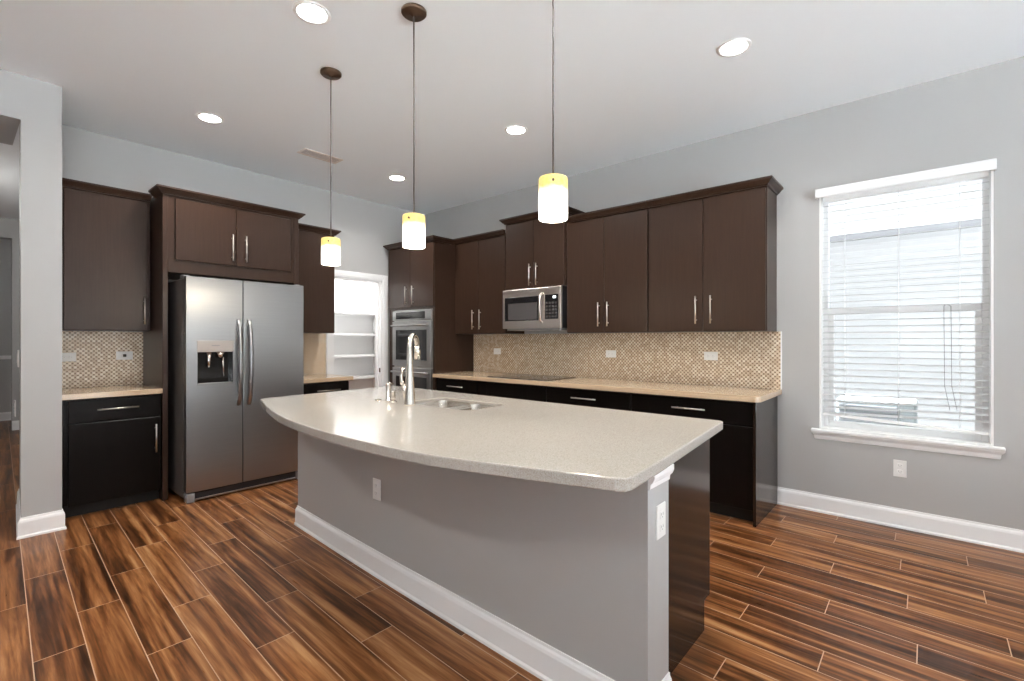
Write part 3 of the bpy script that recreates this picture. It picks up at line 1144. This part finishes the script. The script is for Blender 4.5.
# ------------------------------------------------------------------ island
IX0, IX1 = -3.40, -.69
isl = thing('kitchen_island', 'grey painted kitchen island with white baseboard and dark wood end panel', 'island', (-2.05, 1.95, 0))
KW = [(-3.37, 1.60), (-2.6, 1.557), (-2.07, 1.532), (-1.1, 1.498), (IX1, 1.485)]
MB().prism(KW + [(IX1, 1.652), (-3.37, 1.652)], 0, .873).build('knee_wall', 'wall', isl)
MB().sweep([(-3.37, 2.20)] + KW + [(IX1, 1.652)], BASE).build('baseboard', 'trim', isl)
MB().sweep([(IX1, 1.488), (IX1, 1.648)], [(0, 0), (.006, 0), (.008, .016), (.016, .024), (.022, .038), (.022, .056), (0, .056)], .817).build('cap_trim', 'trim', isl)
MB().box(-3.37, -3.35, 1.652, 2.25, 0, .873).build('end_wall', 'wall', isl)
m = MB()
pts = [(1.653, 0), (2.21, 0), (2.21, .135), (2.28, .135), (2.28, .872), (1.653, .872)]
b = bmesh.new()
lo = [b.verts.new((-.78, y, z)) for y, z in pts]
hi = [b.verts.new((-.757, y, z)) for y, z in pts]
b.faces.new(lo[::-1])
b.faces.new(hi)
for k in range(6):
    b.faces.new((lo[k], lo[(k + 1) % 6], hi[(k + 1) % 6], hi[k]))
m.merge(b)
m.build('end_panel', 'espg', isl)
m = MB().box(-3.349, -2.55, 1.653, 2.255, .105, .872).box(-1.88, -.781, 1.651, 2.255, .105, .872)
m.box(-2.55, -1.88, 1.651, 2.255, .105, .60).box(-2.55, -1.88, 2.235, 2.255, .60, .872)
m.build('cabinet_body', 'esp', isl)
MB().box(-3.349, -.778, 1.66, 2.18, 0, .105).build('toe_kick', 'kick', isl)
xs = [-3.347, -2.93, -2.55, -2.215, -1.88, -1.32, -.782]
for k in range(6):
    m = MB().box(xs[k] + .002, xs[k + 1] - .002, 2.255, 2.275, .115, .69 if k not in (2, 3) else .86, .003)
    d = m.build('door', 'esp', isl)
    handle(IS, d, xs[k + 1] - .04 if k % 2 == 0 else xs[k] + .04, .625, .55, .225)
    if k not in (2, 3):
        d = MB().box(xs[k] + .002, xs[k + 1] - .002, 2.255, 2.275, .70, .86, .003).build('drawer', 'esp', isl)
        handle(IS, d, (xs[k] + xs[k + 1]) / 2, .625, .785, .2, False)

# island countertop: bowed front, cut out for the sink
CPTS = [(-3.47, 2.47), (-3.375, 1.365), (-3.34, 1.335), (-3.177, 1.285), (-2.98, 1.222), (-2.781, 1.168), (-2.61, 1.126), (-2.444, 1.094), (-2.30, 1.073), (-2.177, 1.060), (-2.04, 1.048),
        (-1.901, 1.041), (-1.70, 1.038), (-1.487, 1.046), (-1.284, 1.069), (-1.093, 1.114), (-.956, 1.152), (-.805, 1.195), (-.714, 1.219), (-.672, 1.231), (-.648, 1.246), (-.640, 1.275),
        (-.655, 1.499), (-.701, 1.995), (-.742, 2.425), (-.752, 2.440), (-.775, 2.444)]


def rrect(x0, x1, y0, y1, r, n=5):
    out = []
    for cx, cy, a0 in ((x1 - r, y0 + r, -90), (x1 - r, y1 - r, 0), (x0 + r, y1 - r, 90), (x0 + r, y0 + r, 180)):
        for k in range(n + 1):
            a = R(a0 + 90 * k / n)
            out.append((cx + r * math.cos(a), cy + r * math.sin(a)))
    return out


SX0, SX1, SY0, SY1 = -2.50, -1.93, 1.86, 2.195


def counter_with_hole(outer, hole, z0, z1, bev):
    from mathutils.geometry import delaunay_2d_cdt
    n, h = len(outer), len(hole)
    vs = [Vector(p) for p in outer] + [Vector(p) for p in hole]
    ed = [(i, (i + 1) % n) for i in range(n)] + [(n + i, n + (i + 1) % h) for i in range(h)]
    r = delaunay_2d_cdt(vs, ed, [list(range(n)), [n + i for i in range(h)]], 1, 1e-6)
    co, tris = r[0], r[2]

    def inside(p, poly):
        c = False
        for i in range(len(poly)):
            a, b = poly[i], poly[i - 1]
            if (a[1] > p[1]) != (b[1] > p[1]) and p[0] < (b[0] - a[0]) * (p[1] - a[1]) / (b[1] - a[1]) + a[0]:
                c = not c
        return c
    b = bmesh.new()
    lo = [b.verts.new((v.x, v.y, z0)) for v in co]
    hi = [b.verts.new((v.x, v.y, z1)) for v in co]
    for f in tris:
        cx = sum(co[i].x for i in f) / len(f)
        cy = sum(co[i].y for i in f) / len(f)
        if inside((cx, cy), hole) or not inside((cx, cy), outer):
            continue
        b.faces.new([hi[i] for i in f])
        b.faces.new([lo[i] for i in reversed(f)])
    b.verts.ensure_lookup_table()
    bd = [e for e in b.edges if len(e.link_faces) == 1 and e.verts[0].co.z > (z0 + z1) / 2]
    idx = {v: k for k, v in enumerate(hi)}
    for e in bd:
        i, k = idx[e.verts[0]], idx[e.verts[1]]
        b.faces.new((hi[i], hi[k], lo[k], lo[i]))
    bmesh.ops.recalc_face_normals(b, faces=list(b.faces))
    rim = [e for e in b.edges if len(e.link_faces) == 2 and abs(e.verts[0].co.z - e.verts[1].co.z) < 1e-6 and abs(e.link_faces[0].normal.z - e.link_faces[1].normal.z) > .5]
    bmesh.ops.bevel(b, geom=rim, offset=bev, segments=2, affect='EDGES', profile=0.5)
    return b


m = MB()
m.merge(counter_with_hole(CPTS, rrect(SX0, SX1, SY0, SY1, .055), .8735, .914, .005))
tag(m.build('island_countertop', 'quartz', loc=(-2.05, 1.8, .8735)), 'large bow-fronted pale beige quartz countertop on the island', 'countertop')

# sink
t = thing('kitchen_sink', 'undermount double-bowl stainless steel sink in the island countertop', 'sink', ((SX0 + SX1) / 2, 2.03, .70))


def bowl(x0, x1, y0, y1, zt, zb):
    b = bmesh.new()
    rings = []
    for off, z, r in ((.0005, zt, .055), (.004, zt - .02, .055), (.012, zb + .03, .055), (.024, zb + .008, .05), (.05, zb, .04)):
        rings.append([b.verts.new((p[0], p[1], z)) for p in rrect(x0 + off, x1 - off, y0 + off, y1 - off, r)])
    n = len(rings[0])
    for q in range(len(rings) - 1):
        for k in range(n):
            f = b.faces.new((rings[q][k], rings[q][(k + 1) % n], rings[q + 1][(k + 1) % n], rings[q + 1][k]))
            f.smooth = True
    b.faces.new(rings[-1])
    m = MB()
    me = bpy.data.meshes.new('t')
    b.to_mesh(me)
    b.free()
    m.bm.from_mesh(me)
    bpy.data.meshes.remove(me)
    return m


for p, q in ((SX0, -2.215), (-2.195, SX1)):
    o = bowl(p, q, SY0, SY1, .897, .69).build('bowl', 'sink', t)
    MB().lathe([(0, .693), (.03, .693), (.042, .697), (.045, .693), (.045, .688), (0, .688)], (p + q) / 2, 2.06, 24).build('drain', 'chrome', o)
MB().box(-2.222, -2.188, SY0 + .012, SY1 - .012, .84, .882, .006, 2).build('divider', 'sink', t)

# faucet
FX_, FY_ = -2.358, 1.80
t = thing('kitchen_faucet', 'tall brushed nickel pull-down faucet on the island beside the sink', 'faucet', (FX_, FY_, .914))
dirv = Vector((-.56, .83, 0)).normalized()
pts = [(FX_, FY_, .914), (FX_, FY_, .922), (FX_, FY_, .96), (FX_, FY_, 1.05), (FX_, FY_, 1.15), (FX_, FY_, 1.24)]
rr = [.036, .035, .031, .026, .020, .0165]
for k in range(1, 10):
    a = math.pi * k / 9 * .97
    r = .072
    c = Vector((FX_, FY_, 1.262)) + dirv * r
    q = c - dirv * r * math.cos(a) + Vector((0, 0, r * math.sin(a)))
    pts.append(tuple(q))
    rr.append(.0155)
MB().tube(pts, rr, 16).build('spout', 'chrome', t)
e = Vector(pts[-1])
MB().tube([e, e + Vector((0, 0, -.03)) + dirv * .002, e + Vector((0, 0, -.085)) + dirv * .006], [.0165, .019, .021], 14).build('spray_head', 'chrome', t)
side = Vector((-.78, -.45, 0)).normalized()
p0 = Vector((FX_, FY_, 1.0))
hd = MB().tube([p0 + side * .012 + Vector((0, 0, -.07)), p0 + side * .026, p0 + side * .042 + Vector((0, 0, .035))], [.020, .022, .016], 14)
hd.tube([p0 + side * .040 + Vector((0, 0, .03)), p0 + side * .052 + Vector((0, 0, .055)), p0 + side * .056 + Vector((0, 0, .09)), p0 + side * .040 + Vector((0, 0, .14))], [.014, .012, .010, .007], 10)
hd.build('lever_handle', 'chrome', t)

t = thing('soap_dispenser', 'slim tall nickel soap dispenser standing left of the faucet', 'soap dispenser', (-2.62, 1.83, .914))
MB().lathe([(0, .914), (.024, .914), (.024, .920), (.014, .926), (.013, 1.02), (.012, 1.03), (0, 1.03)], -2.62, 1.83, 20).build('body', 'chrome', t)
MB().tube([(-2.62, 1.83, 1.022), (-2.622, 1.85, 1.028), (-2.626, 1.87, 1.02)], .006, 8).build('nozzle', 'chrome', t)
t = thing('side_sprayer', 'short nickel side sprayer between the faucet and the soap dispenser', 'sprayer', (-2.52, 1.80, .914))
MB().lathe([(0, .914), (.022, .914), (.022, .919), (.014, .926), (0, .926)], -2.52, 1.80, 20).build('base', 'chrome', t)
MB().lathe([(0, .926), (.012, .926), (.014, .95), (.011, .975), (.016, .985), (.014, .99), (0, .99)], -2.52, 1.80, 20).build('spray_head', 'chrome', t)
o = MB().lathe([(0, .914), (.022, .914), (.022, .919), (.012, .924), (0, .924)], -2.685, 1.80, 20).build('sink_hole_cover', 'chrome')
tag(o, 'tiny flat nickel cap on the island top, furthest left of the faucet fittings', 'sink cap')

# ------------------------------------------------------------------ pendants
for k, (px, py, lb) in enumerate(((-2.944, 1.615, 'amber and white glass pendant hanging before the cabinet right of the refrigerator'),
                                  (-2.060, 1.60, 'amber and white glass pendant hanging in front of the oven tower cabinet'),
                                  (-1.153, 1.60, 'largest looking glass pendant, hanging before the cabinet above the microwave'))):
    t = thing('pendant_light', lb, 'pendant light', (px, py, H), 'pendants over the island')
    MB().lathe([(0, H - .028), (.012, H - .028), (.014, H - .024), (.058, H - .020), (.066, H - .012), (.066, H - .001), (0, H - .001)], px, py, 32).build('canopy', 'bronze', t)
    MB().tube([(px, py, H - .026), (px, py, 1.972)], .0036, 8).build('cord', 'cord', t)
    zt, zb, r = 1.968, 1.797, .0595
    sh = MB().lathe([(.010, zt), (r - .008, zt), (r - .002, zt - .003), (r, zt - .010), (r, zb + .004), (r - .002, zb), (r - .005, zb + .002), (r - .005, zt - .01), (.010, zt - .006)], px, py, 40, True).build('glass_shade', 'shade', t)
    ang = R(-62 + (20 if k == 0 else 0) + (8 if k == 2 else 0))
    vx, vy = math.cos(ang), math.sin(ang)
    MB().tube([(px + vx * (r - .002), py + vy * (r - .002), zt - .028), (px + vx * (r + .007), py + vy * (r + .007), zt - .028)], .005, 10).build('fixing_knob', 'bronze', t)
    MB().lathe([(0, zt - .002), (.018, zt - .004), (.018, zt - .06), (0, zt - .06)], px, py, 20).build('socket', 'bronze', t)
    MB().lathe([(0, zt - .06), (.012, zt - .065), (.024, zt - .095), (.022, zt - .115), (0, zt - .13)], px, py, 20).build('bulb', 'lens', t)
    lamp('pendant_bulb', 'POINT', (0, 0, zb - .02 - H), PEND_W, (1.0, 0.86, 0.66), .05, t)

# ------------------------------------------------------------------ recessed lights, vent
POTS = [(-2.484, 1.255, 'large bright recessed ceiling light just left of the middle pendant canopy'),
        (-4.269, 1.327, 'recessed ceiling light above the refrigerator, left of the ceiling vent'),
        (-2.584, 3.060, 'recessed ceiling light between the middle and nearest pendant cords, toward the microwave'),
        (-.869, 3.043, 'recessed ceiling light above the wall cabinet nearest the window'),
        (-4.324, 3.133, 'small looking recessed ceiling light in the corner before the oven tower'),
        (-.87, 1.255, 'added recessed ceiling light over the island end, overhead out of frame'),  # from here down: lights added out of view to brighten the room
        (-.87, -1.2, 'added recessed ceiling light behind the viewer, near the rear glass'),
        (-2.6, -1.2, 'added recessed ceiling light behind the viewer, on the hallway side'),
        (1.2, 1.255, 'added recessed ceiling light out of frame over the open floor beside the glazed wall')]
for k, (px, py, lb) in enumerate(POTS):
    t = thing('ceiling_light', lb, 'ceiling light', (px, py, H), 'recessed ceiling lights')
    MB().lathe([(.072, H - .002), (.078, H - .006), (.094, H - .004), (.096, H - .0005), (.072, H - .0005)], px, py, 36, True).build('trim_ring', 'trim', t)
    MB().lathe([(0, H - .0045), (.072, H - .003), (.0735, H - .0008), (0, H - .0008)], px, py, 36).build('lens', 'lens', t)
    lamp('downlight', 'SPOT', (0, 0, -.02), POT_W * (.55 if k in (0, 5) else 1.0), (1.0, 0.96, 0.91), .07, t, spot=R(160))
hl = thing('added_hall_ceiling_light', 'added round recessed light in the hallway ceiling, out of view beyond the opening', 'ceiling light', (-7.5, -.5, H))  # unseen lamp added to light the hallway
MB().lathe([(0, H - .006), (.08, H - .006), (.095, H - .0005), (0, H - .0005)], -7.5, -.5).build('lens', 'lens', hl)
lamp('added_hall_lamp', 'POINT', (0, 0, -.35), 14, (1, .96, .9), .1, hl)

t = thing('ceiling_vent', 'beige metal air vent in the ceiling above the refrigerator', 'vent', (-4.35, 2.28, H))
m = MB()
vx0, vx1, vy0, vy1 = -4.43, -4.275, 2.09, 2.475
for a in ((vx0, vx1, vy0, vy0 + .022), (vx0, vx1, vy1 - .022, vy1), (vx0, vx0 + .022, vy0 + .022, vy1 - .022), (vx1 - .022, vx1, vy0 + .022, vy1 - .022)):
    m.box(*a, H - .008, H - .0005, .002)
m.build('frame', 'vent', t)
MB().box(vx0 + .02, vx1 - .02, vy0 + .02, vy1 - .02, H - .003, H - .0005).build('backing', 'ventb', t)
m = MB()
for k in range(6):
    xx = vx0 + .032 + k * .0182
    m.box(-.0075, .0075, vy0 + .022 - 2.28, vy1 - .022 - 2.28, -.0008, .0008, mtx=Matrix.Translation((xx, 2.28, H - .0075)) @ Matrix.Rotation(R(30), 4, 'Y'))
m.build('slats', 'vent', t)
